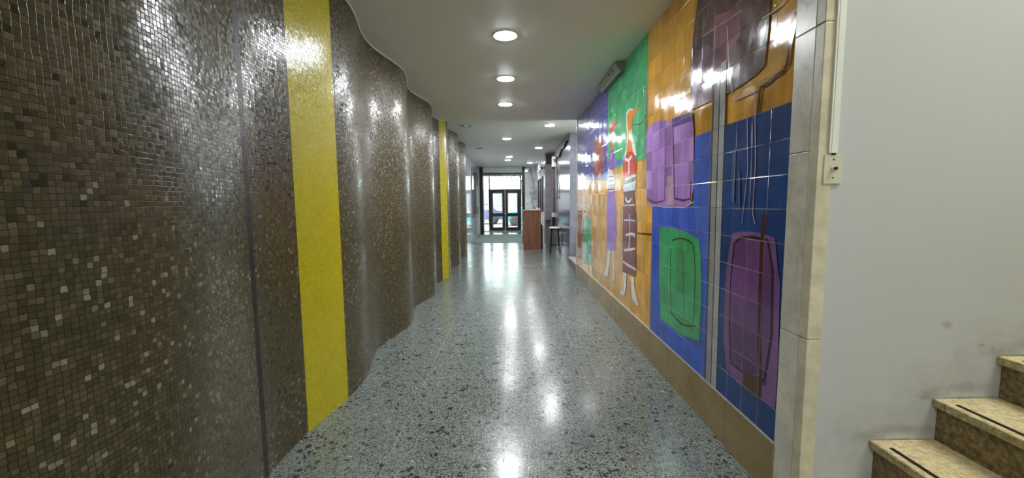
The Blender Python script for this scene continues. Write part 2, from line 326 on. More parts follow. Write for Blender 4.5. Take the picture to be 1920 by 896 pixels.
def terrazzo():
    k = N('green_grey_terrazzo'); p = k.pos()
    dist = k.scale(k.vm('SUBTRACT', k.noise(p, 45, 2, out=1), (.5, .5, .5)), .012)
    q = k.vm('MULTIPLY', k.vm('ADD', p, dist), (1, 1, 0))
    c1 = k.n('ShaderNodeTexVoronoi', {'Vector': q, 'Scale': 74}, out=1)
    e1 = k.n('ShaderNodeTexVoronoi', {'Vector': q, 'Scale': 74}, feature='DISTANCE_TO_EDGE')
    r1 = k.n('ShaderNodeSeparateColor', {0: c1})
    c2 = k.n('ShaderNodeTexVoronoi', {'Vector': k.vm('ADD', q, (3.3, 1.7, 0)), 'Scale': 34}, out=1)
    e2 = k.n('ShaderNodeTexVoronoi', {'Vector': k.vm('ADD', q, (3.3, 1.7, 0)), 'Scale': 34}, feature='DISTANCE_TO_EDGE')
    r2_ = k.n('ShaderNodeSeparateColor', {0: c2})
    chip = k.ramp(r1, [(0, (.016, .024, .021)), (.22, (.045, .062, .054)), (.45, (.085, .11, .098)), (.70, (.125, .155, .138)), (.88, (.19, .225, .20)), (1, (.30, .34, .30))], 'CONSTANT')
    matrix = (.33, .365, .34)
    col = k.mix(k.mr(e1, .06, .14, .9, 0), chip, matrix)
    big = k.math('MULTIPLY', k.mr(r2_, .885, .89), k.mr(e2, .10, .16))
    col = k.mix(big, col, (.012, .018, .017))
    white = k.math('MULTIPLY', k.mr(r2_, .012, .008), k.mr(e2, .16, .22))
    col = k.mix(white, col, (.6, .62, .58))
    # thin joints between the cast slabs, 60 cm
    fr = k.vm('FRACTION', k.vm('MULTIPLY', k.vm('ADD', p, (.05, .1, 0)), (1/.62, 1/.62, 0)))
    dd = k.vm('ABSOLUTE', k.vm('SUBTRACT', fr, (.5, .5, .5)))
    sx = k.n('ShaderNodeSeparateXYZ', {0: dd}, out=0); sy_ = k.t.nodes[-1].outputs[1]
    j = k.mr(k.math('MAXIMUM', sx, sy_), .4965, .4985)
    col = k.mix(k.math('MULTIPLY', j, .22), col, (.25, .27, .25))
    wear = k.noise(p, 1.3, 4, .6)
    col = k.mix(k.mr(wear, .5, .72, 0, .25), col, (.24, .26, .24))
    k.set('Base Color', k.scale(col, .88))
    k.set('Roughness', k.math('ADD', k.mr(k.noise(p, 3, 4, .7), .35, .65, .16, .26), k.math('MULTIPLY', j, .2)))
    k.set('Normal', k.bump(k.math('ADD', k.noise(p, 2.5, 3), k.math('MULTIPLY', k.noise(p, 12, 2), .15)), .12, .02))
    k.set('IOR', 1.55)
    return k.m
M['terrazzo'] = terrazzo()

def paint(name, c, rough=.6, bump=.15, stain=.12):
    k = N(name); p = k.pos()
    n1 = k.noise(p, 1.4, 4, .6); n2 = k.noise(p, 60, 2)
    col = k.mix(k.mr(n1, .4, .75, 0, stain), srgb(c), tuple(v*.5 for v in srgb(c)))
    k.set('Base Color', col).set('Roughness', rough)
    k.set('Normal', k.bump(k.math('ADD', k.math('MULTIPLY', n2, .1), k.noise(p, 4, 3)), bump, .01))
    return k.m
M['ceiling'] = paint('ceiling_paint', (232, 232, 222), .5, .12, .08)
M['plaster'] = paint('white_plaster', (214, 214, 206), .65)

def stair_wall():
    k = N('scuffed_white_wall'); p = k.pos()
    n1 = k.noise(p, 1.1, 4, .6); n2 = k.noise(p, 14, 4, .7)
    col = k.mix(k.mr(n1, .4, .8, 0, .12), srgb((188, 190, 190)), srgb((150, 151, 146)))
    def blot(c, s, amt, col, shade):
        v = k.vm('DIVIDE', k.vm('SUBTRACT', p, c), s)
        L = k.n('ShaderNodeVectorMath', {0: v}, out=1, operation='LENGTH')
        L = k.math('ADD', L, k.mr(n2, .3, .7, -.35, .35))
        return k.mix(k.mr(L, .25, 1.1, amt, 0), col, shade)
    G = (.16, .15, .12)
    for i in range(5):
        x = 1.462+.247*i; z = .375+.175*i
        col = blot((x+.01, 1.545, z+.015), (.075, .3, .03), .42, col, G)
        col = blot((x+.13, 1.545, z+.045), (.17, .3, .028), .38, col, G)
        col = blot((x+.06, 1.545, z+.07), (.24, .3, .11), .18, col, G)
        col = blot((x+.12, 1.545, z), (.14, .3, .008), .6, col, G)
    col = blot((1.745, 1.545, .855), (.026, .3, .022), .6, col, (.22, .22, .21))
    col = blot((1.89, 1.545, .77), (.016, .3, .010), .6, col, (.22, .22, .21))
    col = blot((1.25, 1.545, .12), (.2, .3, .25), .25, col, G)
    k.set('Base Color', col).set('Roughness', .5)
    k.set('Normal', k.bump(k.math('ADD', k.math('MULTIPLY', n2, .15), k.noise(p, 5, 3)), .2, .008))
    return k.m
M['stair_wall'] = stair_wall()

def marble(name, base, vein, sc=2.0, rough=.18, vs=.5, dist=1.2):
    k = N(name); p = k.pos()
    wv = k.vm('ADD', p, k.scale(k.noise(p, sc, 4, .6, out=1), dist))
    v = k.noise(wv, sc*1.3, 5, .55)
    m_ = k.ramp(k.math('ABSOLUTE', k.math('SUBTRACT', v, .5)), [(0, 1.0), (.025, .35), (.07, 0.0)])
    col = k.mix(k.mr(k.noise(p, sc*2.5, 4, .6), .35, .7), srgb(base), tuple(x*.72 for x in srgb(base)))
    col = k.mix(k.math('MULTIPLY', m_, vs), col, srgb(vein))
    k.set('Base Color', col).set('Roughness', rough); k.set('IOR', 1.5)
    return k.m
M['jamb'] = marble('grey_beige_marble', (222, 218, 202), (156, 148, 128), 2.0, .3, .35)
M['jamb_edge'] = marble('yellowish_stone_edge', (214, 206, 180), (180, 170, 138), 5, .4, .3)
M['grey_marble'] = marble('polished_grey_marble', (126, 126, 138), (84, 84, 98), 2.2, .15, .35)
M['white_marble'] = marble('white_veined_marble', (236, 238, 240), (92, 96, 108), .9, .1, .8, .8)
M['white_panel'] = marble('polished_white_panel', (224, 228, 236), (180, 188, 200), 1.4, .08, .3)
M['pier'] = marble('mauve_grey_marble', (150, 142, 144), (110, 104, 108), 2.4, .15, .3)
M['step_marble'] = marble('pale_step_marble', (206, 200, 190), (150, 144, 134), 2.4, .25, .3)
def skirting():
    k = N('brown_stone_skirting'); p = k.pos()
    n1 = k.noise(p, 2.2, 5, .6)
    col = k.mix(k.mr(k.noise(p, 5, 2, .5), .3, .7), srgb((138, 118, 76)), srgb((158, 136, 92)))
    sp = k.n('ShaderNodeSeparateXYZ', {0: p}, out=1)
    fr = k.math('ABSOLUTE', k.math('SUBTRACT', k.math('FRACT', k.math('DIVIDE', sp, 1.05)), .5))
    col = k.mix(k.mr(fr, .496, .498, 0, .6), col, srgb((70, 54, 34)))
    k.set('Base Color', col).set('Roughness', k.mr(n1, .3, .7, .2, .35)); return k.m
M['skirting'] = skirting()
def granite(name, a, b, c_, rough=.5):
    k = N(name); p = k.pos()
    n1 = k.noise(p, 55, 4, .7); n2 = k.noise(p, 8, 4, .6)
    col = k.ramp(n1, [(.3, srgb(a)), (.5, srgb(b)), (.68, srgb(c_))])
    col = k.mix(k.mr(n2, .45, .75, 0, .5), col, srgb(a))
    k.set('Base Color', col).set('Roughness', rough); k.set('Normal', k.bump(n1, .1, .002)); return k.m
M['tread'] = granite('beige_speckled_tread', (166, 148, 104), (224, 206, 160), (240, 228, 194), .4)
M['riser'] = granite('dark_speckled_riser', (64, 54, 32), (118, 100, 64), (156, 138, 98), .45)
M['nosing'] = granite('worn_pale_nosing', (120, 106, 66), (170, 156, 112), (200, 188, 148), .4)
def wood():
    k = N('reddish_brown_wood'); p = k.pos()
    g_ = k.noise(k.vm('MULTIPLY', p, (26, 26, 1.6)), 1, 4, .6)
    col = k.ramp(g_, [(.3, srgb((104, 58, 36))), (.55, srgb((140, 84, 56))), (.75, srgb((162, 104, 72)))])
    k.set('Base Color', col).set('Roughness', .35); return k.m
M['wood'] = wood()
M['black_metal'] = plain('black_metal', (22, 20, 22), .35, .3)
M['dark_frame'] = plain('dark_bronze_frame', (36, 28, 30), .4)
M['door_frame'] = plain('dark_aubergine_door_paint', (30, 20, 36), .35)
M['brown_frame'] = plain('brown_aluminium', (96, 68, 58), .4)
M['pale_frame'] = plain('pale_aluminium', (206, 202, 204), .35)
M['white_plastic'] = plain('white_plastic', (228, 228, 220), .35)
M['ivory_plastic'] = plain('ivory_plastic', (206, 202, 180), .4)
M['grey_plastic'] = plain('grey_housing', (120, 124, 112), .5)
M['black_plastic'] = plain('black_plastic', (16, 15, 15), .5)
M['red_plastic'] = plain('dark_red_plastic', (96, 24, 18), .35)
M['chrome'] = plain('satin_chrome', (190, 190, 190), .25, 1)
M['brass'] = plain('brass', (190, 150, 70), .25, 1)
M['carpet'] = (lambda k: (k.set('Base Color', k.mix(k.noise(k.pos(), 90, 3), srgb((92, 112, 106)), srgb((122, 142, 132)))).set('Roughness', .95), k.m)[1])(N('grey_green_carpet'))
M['paper'] = plain('white_paper', (232, 232, 228), .7)
M['trim_strip'] = plain('pale_edge_trim', (196, 190, 184), .3, .2)
def thin_glass():
    k = N('clear_window_glass'); t = k.t
    tr_ = k.n('ShaderNodeBsdfTransparent', {'Color': (.93, .96, .95)}); gs = k.n('ShaderNodeBsdfGlossy', {'Roughness': .02})
    mx = t.nodes.new('ShaderNodeMixShader'); t.links.new(k.n('ShaderNodeFresnel', {'IOR': 1.45}), mx.inputs[0])
    t.links.new(tr_, mx.inputs[1]); t.links.new(gs, mx.inputs[2]); t.links.new(mx.outputs[0], t.nodes['Material Output'].inputs[0]); return k.m
M['glass'] = thin_glass()
nb = N('dark_reflective_glass', Roughness=.04); nb.set('Base Color', k_ := srgb((120, 128, 136))); nb.set('IOR', 1.6); M['board_glass'] = nb.m
def emis(name, c, s, base=(.8, .8, .8)):
    k = N(name); k.set('Base Color', base); k.set('Emission Color', c); k.set('Emission Strength', s); return k.m
M['lamp'] = emis('lit_led_diffuser', (.93, .96, 1.0), LAMP)
M['lobby_lamp'] = emis('lit_lobby_led_diffuser', (.95, .97, 1.0), LAMP*.72)
M['tube_lamp'] = emis('lit_tube_diffuser', (.95, .98, 1.0), 3)
# ---------------------------------------------------------------- setting
H1, H2, YS = 2.794, 2.872, 7.12
XR = 1.188
struct('floor', bx(-1.9, 5.0, -5.2, 20.4, -.12, 0), M['terrazzo'])
b = bmesh.new(); box(b, -1.9, XR+.02, -5.2, YS, H1, H2+.3); box(b, XR+.02, 5.0, 1.545, YS, H1, H2+.3)
box(b, XR+.02, 5.0, -5.2, -.35, H1, H2+.3)
box(b, -1.9, 5.0, YS, 20.4, H2, H2+.3)
struct('ceiling', b, M['ceiling'])

# the waving mosaic wall: crests about every 1.5 m
EXT = [(-5.3, -1.24), (-4.4, -1.11), (-3.6, -1.25), (-2.8, -1.11), (-2.0, -1.25), (-1.2, -1.11), (-.45, -1.25), (.30, -1.15), (.62, -1.17), (1.15, -1.09), (2.02, -1.24), (2.93, -1.145), (3.66, -1.255), (4.43, -1.145), (5.17, -1.262),
       (5.92, -1.145), (6.66, -1.265), (7.40, -1.145), (8.14, -1.265), (8.88, -1.145), (9.62, -1.265), (10.36, -1.145), (11.1, -1.265)]
EXT = [e for e in EXT if e[0] not in (.30, .62)]
def wave_x(y):
    for a, c_ in zip(EXT, EXT[1:]):
        if a[0] <= y <= c_[0]:
            return a[1]+(c_[1]-a[1])*(1-math.cos(math.pi*(y-a[0])/(c_[0]-a[0])))/2
    return -1.2
def mosaic_wall():
    bm = bmesh.new(); uvl = bm.loops.layers.uv.new('UVMap')
    marks = [(1.852, 1.895, 2), (2.27, 2.70, 1), (6.98, 7.30, 1)]
    ys = [i*.025 for i in range(-200, 441)] + [v for m_ in marks for v in m_[:2]]
    ys = sorted(set(round(v, 4) for v in ys)); ys = [v for i, v in enumerate(ys) if i == 0 or v-ys[i-1] > .003 or any(v in m_[:2] for m_ in marks)]
    s = 0; prev = None; cols = []
    for y in ys:
        x = wave_x(y)
        if prev: s += math.hypot(x-prev[0], y-prev[1])
        prev = (x, y); cols.append((x, y, s, bm.verts.new((x, y, 0)), bm.verts.new((x, y, H2))))
    for a, c_ in zip(cols, cols[1:]):
        fc = bm.faces.new((a[3], a[4], c_[4], c_[3])); fc.smooth = True
        mid = (a[1]+c_[1])/2
        for y0, y1, mi in marks:
            if y0 < mid < y1: fc.material_index = mi
        for lp, (uu, vv) in zip(fc.loops, ((a[2], 0), (a[2], H2), (c_[2], H2), (c_[2], 0))): lp[uvl].uv = (uu, vv)
    # solid back
    bk = [bm.verts.new((-1.6, c_[1], z)) for c_ in (cols[0], cols[-1]) for z in (0, H2)]
    bm.faces.new((bk[0], bk[1], bk[3], bk[2])); bm.faces.new((bk[2], bk[3], cols[-1][4], cols[-1][3])); bm.faces.new((cols[0][3], cols[0][4], bk[1], bk[0]))
    me = bpy.data.meshes.new('wall_left'); bm.normal_update()
    bmesh.ops.recalc_face_normals(bm, faces=bm.faces[:]); bm.to_mesh(me); bm.free()
    for k_ in ('mosaic', 'mosaic_yellow', 'mosaic_maroon'): me.materials.append(M[k_])
    o = bpy.data.objects.new('wall_left', me); C.objects.link(o); o['kind'] = 'structure'
    return o
mosaic_wall()
# white bead where ceiling meets the mosaic
b = bmesh.new(); tube(b, [(wave_x(y*.05)+.004, y*.05, H1-.004) for y in range(-100, 143)], .006, 6)
struct('trim_1', b, M['ceiling'], smooth=True)

struct('wall_left_far', bx(-1.7, -1.38, 11.0, 20.4, 0, H2), M['white_panel'])
# right side: tiled wall core, jamb, stair wall
struct('wall_right', bx(XR+.018, 1.45, 1.76, 7.10, 0, H2), M['plaster'])
struct('wall_stair', bx(XR+.006, 5.0, 1.545, 1.695, 0, 4.4), M['stair_wall'])
b = bmesh.new()
for z0, z1 in ((0, .80), (.803, 1.55), (1.553, 2.02), (2.023, H1)): box(b, XR-.008, XR+.05, 1.588, 1.70, z0, z1, .002)
struct('trim_2', b, M['jamb'])
b = bmesh.new()
for z0, z1 in ((0, .80), (.803, 2.02), (2.023, H1)): box(b, XR-.008, XR+.05, 1.541, 1.587, z0, z1, .004)
struct('trim_3', b, M['jamb_edge'])
b = bmesh.new(); box(b, XR-.012, XR+.012, 1.70, 7.10, 0, .262, .003)
struct('baseboard_right', b, M['skirting'])
b = bmesh.new(); box(b, XR-.014, XR+.012, 1.70, 7.10, .262, .270, .001); struct('trim_4', b, M['trim_strip'])
struct('trim_5', bx(XR-.010, 1.46, 7.10, 7.125, 0, H1), M['trim_strip'])

# stairwell shell beside the camera
struct('wall_right_rear', bx(XR, 5.0, -.55, -.35, 0, 4.4), M['plaster'])
struct('wall_stairwell_end', bx(4.9, 5.0, -.35, 1.545, 0, 4.4), M['plaster'])
struct('ceiling_stairwell', bx(XR, 5.0, -.55, 1.75, 4.4, 4.5), M['ceiling'])
struct('wall_header', bx(XR, XR+.1, -.35, 1.545, H1, 4.4), M['plaster'])
struct('wall_rear', bx(-1.9, 5.0, -5.3, -5.2, 0, H2), M['plaster'])
struct('wall_lobby', bx(3.2, 3.3, -5.2, -.55, 0, H1), M['plaster'])

# beyond the mural: stair hall with grey marble pier
struct('wall_alcove', bx(2.9, 3.0, 7.1, 8.8, 0, H2), M['plaster'])
struct('wall_right_far', bx(1.31, 3.0, 8.8, 12.5, 0, H2), M['grey_marble'])
struct('wall_pier', bx(1.09, 1.70, 12.5, 13.0, 0, H2), M['pier'])
struct('wall_right_lobby', bx(1.09, 1.40, 13.0, 17.1, 0, H2), M['white_marble'])
struct('wall_end', bx(.62, 1.40, 17.1, 17.35, 0, H2), M['white_marble'])
struct('wall_vestibule_left', bx(-1.38, -1.30, 17.1, 18.95, 0, H2), M['plaster'])
struct('wall_vestibule_right', bx(.62, .75, 17.35, 18.95, 0, H2), M['plaster'])

# ---------------------------------------------------------------- the tile mural
def mural():
    bm = bmesh.new(); uvl = bm.loops.layers.uv.new('UVMap'); cl = bm.loops.layers.float_color.new('col')
    def face(pts, x, col, var):
        vs = [bm.verts.new((x, p[0], p[1])) for p in pts]
        for t in tessellate_polygon([[Vector((p[0], p[1], 0)) for p in pts]]):
            try: fc = bm.faces.new([vs[i] for i in t])
            except ValueError: continue
            fc.normal_update()
            if fc.normal.x > 0: fc.normal_flip()
            for lp in fc.loops:
                lp[uvl].uv = (lp.vert.co.y-1.70, lp.vert.co.z-.27); lp[cl] = (*col, var)
    Z1 = H1
    fs = [(1.70, .27), (7.10, .27), (7.10, Z1), (1.70, Z1)]
    face(fs, XR, srgb(MURAL_BASE[0]), MURAL_BASE[1])
    # slab body behind the glazed face
    vs = [bm.verts.new((XR+.012, *p)) for p in fs]; ft = [bm.verts.new((XR, *p)) for p in fs]
    for i in range(4):
        fc = bm.faces.new((vs[i], vs[(i+1) % 4], ft[(i+1) % 4], ft[i]))
        for lp in fc.loops: lp[cl] = (.3, .25, .2, 0)
    x = XR
    for kind, col, var, pts in MURAL:
        x -= .00012; c_ = srgb(col)
        if kind == 'p': face(pts, x, c_, var)
        else:
            w_ = pts and col and var
            P2 = [Vector(p) for p in pts]; L, R_ = [], []
            for i, p in enumerate(P2):
                t = (P2[min(i+1, len(P2)-1)]-P2[max(i-1, 0)])
                if t.length < 1e-6: t = Vector((0, 1))
                t.normalize(); nn = Vector((-t.y, t.x))*var*.5
                L.append(p+nn); R_.append(p-nn)
            for i in range(len(P2)-1):
                face([L[i], L[i+1], R_[i+1], R_[i]], x, c_, .15)
    me = bpy.data.meshes.new('tile_mural'); bm.to_mesh(me); bm.free(); me.materials.append(M['mural'])
    o = bpy.data.objects.new('tile_mural', me); C.objects.link(o)
    tag(o, 'glazed ceramic tile mural with painted women, green and violet shields on gold and blue', 'mural')
mural()

# ---------------------------------------------------------------- staircase beside the camera
st = empty('staircase', (1.3, .6, 0), 'beige speckled stone staircase climbing along the scuffed white wall', 'stairs')
for i in range(9):
    x0 = 1.215+.247*i; z = .200+.175*i
    y0, y1 = -.34, 1.544
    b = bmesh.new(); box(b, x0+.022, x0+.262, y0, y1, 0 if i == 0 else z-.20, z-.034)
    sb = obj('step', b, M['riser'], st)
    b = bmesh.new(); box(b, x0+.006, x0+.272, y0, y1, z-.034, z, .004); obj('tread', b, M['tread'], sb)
    b = bmesh.new(); box(b, x0-.001, x0+.006, y0, y1, z-.030, z-.001, .002); obj('nosing', b, M['nosing'], sb)
    b = bmesh.new(); box(b, x0+.030, x0+.046, y0+.1, y1-.055, z-.001, z+.0025, .001); obj('grip_strip', b, M['black_plastic'], sb)
# far stair landing beyond the mural
fs_ = empty('marble_steps', (1.27, 8, 0), 'pale marble steps rising right behind the end of the mural', 'stairs')
for i in range(5):
    x0 = 1.27+.27*i; z = .15+.155*i
    b = bmesh.new(); box(b, x0+.02, x0+.29, 7.13, 8.795, 0 if i == 0 else z-.155, z-.03); s_ = obj('step', b, M['grey_marble'], fs_)
    b = bmesh.new(); box(b, x0, x0+.30, 7.13, 8.795, z-.03, z, .004); obj('tread', b, M['step_marble'], s_)

# ---------------------------------------------------------------- switch plate and trunking on the white wall
sw = empty('switch_plate', (1.238, 1.545, 1.478), 'ivory wall plate with a dark red round push button and two screws', 'switch')
obj('plate', bx(1.203, 1.274, 1.536, 1.545, 1.42, 1.53, bev=.002), M['ivory_plastic'], sw)
b = bmesh.new(); lathe(b, [(.010, 0), (.010, .006), (.0085, .009), (0, .009)], 0, 0, 20)
bmesh.ops.rotate(b, verts=b.verts[:], cent=(0, 0, 0), matrix=Matrix.Rotation(math.pi/2, 3, 'X')); bmesh.ops.translate(b, verts=b.verts[:], vec=(1.238, 1.536, 1.478)); cl_ = obj('button_collar', b, M['white_plastic'], sw)
b = bmesh.new(); lathe(b, [(.0065, .008), (.0065, .016), (.005, .018), (0, .018)], 0, 0, 20)
bmesh.ops.rotate(b, verts=b.verts[:], cent=(0, 0, 0), matrix=Matrix.Rotation(math.pi/2, 3, 'X')); bmesh.ops.translate(b, verts=b.verts[:], vec=(1.238, 1.536, 1.478)); obj('push_button', b, M['red_plastic'], sw)
for z in (1.512, 1.443):
    b = bmesh.new(); lathe(b, [(.003, 0), (.003, .0015), (0, .0018)], 0, 0, 12)
    bmesh.ops.rotate(b, verts=b.verts[:], cent=(0, 0, 0), matrix=Matrix.Rotation(math.pi/2, 3, 'X')); bmesh.ops.translate(b, verts=b.verts[:], vec=(1.238, 1.536, z)); obj('screw', b, M['black_metal'], sw)
tr = empty('cable_trunking', (1.235, 1.545, 1.535), 'white vertical cable trunking running up from the push button plate', 'trunking')
obj('channel', bx(1.216, 1.249, 1.532, 1.545, 1.537, 4.3, bev=.002), M['white_plastic'], tr)
obj('cover', bx(1.224, 1.241, 1.5305, 1.532, 1.537, 4.3), M['white_plastic'], tr)
obj('cable_stub', bx(1.232, 1.244, 1.533, 1.544, 1.530, 1.537), M['black_plastic'], tr)

# ---------------------------------------------------------------- downlights
def downlight(x, y, z, lit, label, group, R=.098):
    t = empty('downlight', (x, y, z), label, 'ceiling light', group)
    b = bmesh.new(); lathe(b, [(R*.92, z-.001), (R*1.0, z-.008), (R*1.16, z-.006), (R*1.18, z)], x, y, 40)
    # ring only
    for fc in [q for q in b.faces if len(q.verts) > 4]: b.faces.remove(fc)
    obj('trim_ring', b, M['white_plastic'] if lit else M['grey_plastic'], t, True)
    b = bmesh.new()
    if lit:
        lathe(b, [(R*.93, z-.0065), (R*.90, z-.010), (R*.6, z-.013), (0, z-.014)], x, y, 40); obj('diffuser', b, M['lobby_lamp' if y > YS else 'lamp'], t, True)
    else:
        lathe(b, [(R*.95, z-.001), (R*.8, z-.006), (R*.45, z-.002), (0, z-.002)], x, y, 40); obj('reflector', b, M['chrome'], t, True)
    return t
LG = 'lit round downlights in the ceiling'
downlight(-.03, 3.56, H1, True, 'lit round downlight nearest in view, largest in the centre row', LG)
downlight(-.04, 4.75, H1, True, 'lit round downlight second from front in the centre row', LG)
downlight(-.06, 5.95, H1, True, 'lit round downlight third in the centre row, just before the ceiling edge', LG)
downlight(.79, 7.99, H2, True, 'lit round downlight on the right, just beyond the ceiling edge', LG)
downlight(-.07, 9.58, H2, True, 'lit round centre downlight between the two right-hand ones', LG)
downlight(.80, 11.2, H2, True, 'lit round downlight on the right, above the wooden desk front', LG)
downlight(-.02, 13.3, H2, True, 'small lit centre downlight, nearer of the close far pair', LG)
downlight(-.08, 14.3, H2, True, 'small lit centre downlight, farther of the close far pair', LG)
downlight(.75, 15.3, H2, True, 'small lit downlight at far right, before the veined marble wall', LG)
downlight(-.86, 7.97, H2, False, 'unlit round downlight on the left, nearer of the two dark ones', 'unlit downlights along the mosaic')
downlight(-.85, 11.2, H2, False, 'unlit round downlight on the left, farther of the two dark ones', 'unlit downlights along the mosaic')


for y, t_ in ((-1.2, 'added as fill, first one behind the viewer'), (-2.4, 'added as fill, second one behind the viewer')):
    downlight(-.03, y, H1, True, 'lit round downlight ' + t_, LG)  # lamps added out of view to lift the near end
# grey fitting in the ceiling corner above the mural
ef = empty('corner_fitting', (1.15, 4.6, 2.75), 'long grey slotted housing tucked under the ceiling above the mural', 'housing')
b = bmesh.new()
prof = [(XR-.001, 2.79), (1.095, 2.79), (1.085, 2.765), (1.13, 2.70), (XR-.001, 2.695)]
A = [b.verts.new((p[0], 4.20, p[1])) for p in prof]; B = [b.verts.new((p[0], 5.02, p[1])) for p in prof]
for i in range(5): b.faces.new((A[i], A[(i+1) % 5], B[(i+1) % 5], B[i]))
b.faces.new(A); b.faces.new(B)
obj('housing', b, M['grey_plastic'], ef)
for y in (4.33, 4.47): obj('slot', bx(1.092, 1.10, y, y+.06, 2.742, 2.752), M['black_plastic'], ef)
obj('edge_strip', bx(1.125, 1.14, 4.21, 5.01, 2.692, 2.700), M['trim_strip'], ef)

# ---------------------------------------------------------------- reception desk and stool
dk = empty('reception_desk', (.62, 12.1, 0), 'reddish brown wooden reception desk with papers on top', 'desk')
obj('front_panel', bx(.36, .87, 11.45, 11.49, 0, 1.11, bev=.004), M['wood'], dk)
obj('desk_top', bx(.35, .93, 11.43, 12.7, 1.11, 1.135, bev=.004), M['wood'], dk)
obj('side_panel', bx(.36, .39, 11.49, 12.68, 0, 1.11), M['wood'], dk)
obj('inner_panel', bx(.86, .90, 12.62, 12.66, 0, 1.11), M['dark_frame'], dk)
obj('shelf', bx(.39, .90, 11.49, 12.62, .72, .745), M['dark_frame'], dk)
obj('drawer_unit', bx(.55, .93, 11.52, 12.1, .0, .70, bev=.004), M['black_plastic'], dk)
for z in (.22, .46): obj('drawer_handle', bx(.93, .945, 11.7, 11.92, z, z+.015), M['chrome'], dk)
b = bmesh.new(); box(b, .60, .80, 11.55, 11.83, 1.135, 1.150); box(b, .57, .78, 11.60, 11.90, 1.150, 1.158)
tag(obj('paper_stack', b, M['paper']), 'low stack of white papers on the desk top', 'paper')
ph = empty('desk_phone', (.84, 11.62, 1.135), 'white desk telephone at the right edge of the desk top', 'telephone')
b = bmesh.new(); box(b, .78, .90, 11.95, 12.13, 1.135, 1.18, .01); obj('phone_body', b, M['white_plastic'], ph)
b = bmesh.new(); box(b, .80, .84, 11.94, 12.14, 1.18, 1.21, .012); obj('handset', b, M['white_plastic'], ph)
so = empty('bar_stool', (1.165, 10.45, 0), 'tall round stool with white padded seat and black metal legs', 'stool')
b = bmesh.new(); lathe(b, [(.13, .665), (.150, .672), (.156, .69), (.150, .708), (.12, .717), (0, .72)], 1.165, 10.45, 36); obj('seat', b, M['white_plastic'], so, True)
b = bmesh.new(); lathe(b, [(.13, .64), (.13, .665), (0, .665)], 1.165, 10.45, 30); obj('seat_ring', b, M['black_metal'], so, True)
for sx_ in (-1, 1):
    for sy_ in (-1, 1):
        b = bmesh.new(); tube(b, [(1.165+sx_*.085, 10.45+sy_*.085, .65), (1.165+sx_*.10, 10.45+sy_*.10, .40), (1.165+sx_*.125, 10.45+sy_*.125, 0)], .011, 8); obj('leg', b, M['black_metal'], so, True)
b = bmesh.new(); n_ = 36; tube(b, [(1.165+.152*math.cos(2*math.pi*i/n_), 10.45+.152*math.sin(2*math.pi*i/n_), .24) for i in range(n_+1)], .008, 8); obj('foot_ring', b, M['black_metal'], so, True)

# ---------------------------------------------------------------- far wall fittings
tag(obj('entrance_mat', bx(-1.37, 1.05, 13.55, 17.0, 0, .012, bev=.003), M['carpet']), 'wide grey-green carpet mat on the floor before the entrance', 'mat')
nbd = empty('notice_board', (-1.37, 15.4, 1.7), 'tall glazed notice board in a grey frame on the left white wall', 'notice board')
obj('board', bx(-1.38, -1.36, 14.25, 16.6, .90, 2.55), M['board_glass'], nbd)
for a_ in ((14.2, 16.65, .86, .90), (14.2, 16.65, 2.55, 2.59), (14.2, 14.25, .90, 2.55), (15.9, 15.95, .90, 2.55), (16.6, 16.65, .90, 2.55)):
    obj('frame_rail', bx(-1.38, -1.345, a_[0], a_[1], a_[2], a_[3]), M['grey_plastic'], nbd)
b = bmesh.new()
for i, (y, z, w_, h_) in enumerate(((16.1, 1.5, .22, .55), (16.2, 1.2, .2, .28))): box(b, -1.345, -1.338, y, y+w_, z, z+h_)
obj('notice_sheet', b, M['paper'], nbd)
sp_ = empty('side_window', (1.09, 14.1, 1.6), 'dark framed window hatch in the right veined marble wall', 'window')
obj('pane', bx(1.082, 1.09, 13.35, 15.3, 1.10, 2.18), M['board_glass'], sp_)
for a_ in ((13.3, 15.35, 1.05, 1.10), (13.3, 15.35, 2.18, 2.23), (13.3, 13.36, 1.10, 2.18), (14.2, 14.28, 1.10, 2.18), (15.29, 15.35, 1.10, 2.18)):
    obj('frame_rail', bx(1.05, 1.09, *a_), M['dark_frame'], sp_)
tl_ = empty('tube_light', (1.05, 14.2, 2.5), 'long white tube light fitting high on the right lobby wall', 'light fitting')
obj('housing', bx(1.02, 1.09, 13.3, 15.1, 2.46, 2.52, bev=.01), M['white_plastic'], tl_)
for y in (13.26, 15.1): obj('end_cap', bx(1.015, 1.09, y, y+.04, 2.455, 2.525), M['black_plastic'], tl_)
tag(obj('wall_speaker', bx(1.095, 1.385, 12.34, 12.499, 2.58, 2.80, bev=.01), M['black_plastic']), 'black box mounted at the top of the mauve marble pier', 'speaker')
ib = empty('control_box', (1.28, 11.9, 2.5), 'small white electrical box with a black base beside the pier top', 'electrical box')
obj('box_body', bx(1.235, 1.31, 11.8, 11.95, 2.40, 2.70, bev=.006), M['white_plastic'], ib)
obj('box_base', bx(1.24, 1.31, 11.81, 11.94, 2.34, 2.40), M['black_plastic'], ib)
cb = bmesh.new(); tube(cb, [(1.295, 11.88, 2.34), (1.295, 11.85, 1.9), (1.295, 11.88, 1.3), (1.295, 11.87, 1.02)], .012, 6)
tag(obj('power_cable', cb, M['black_plastic'], smooth=True), 'black cable hanging down the wall below the white electrical box', 'cable')
cb = bmesh.new(); tube(cb, [(1.295, 9.2, 2.74), (1.29, 9.6, 2.66), (1.29, 10.1, 2.68), (1.29, 10.6, 2.55), (1.29, 11.0, 2.62), (1.29, 11.4, 2.5), (1.29, 11.79, 2.6)], .022, 8)
tag(obj('ceiling_cable', cb, M['black_plastic'], smooth=True), 'thick black cable looping along the top of the grey marble wall', 'cable')
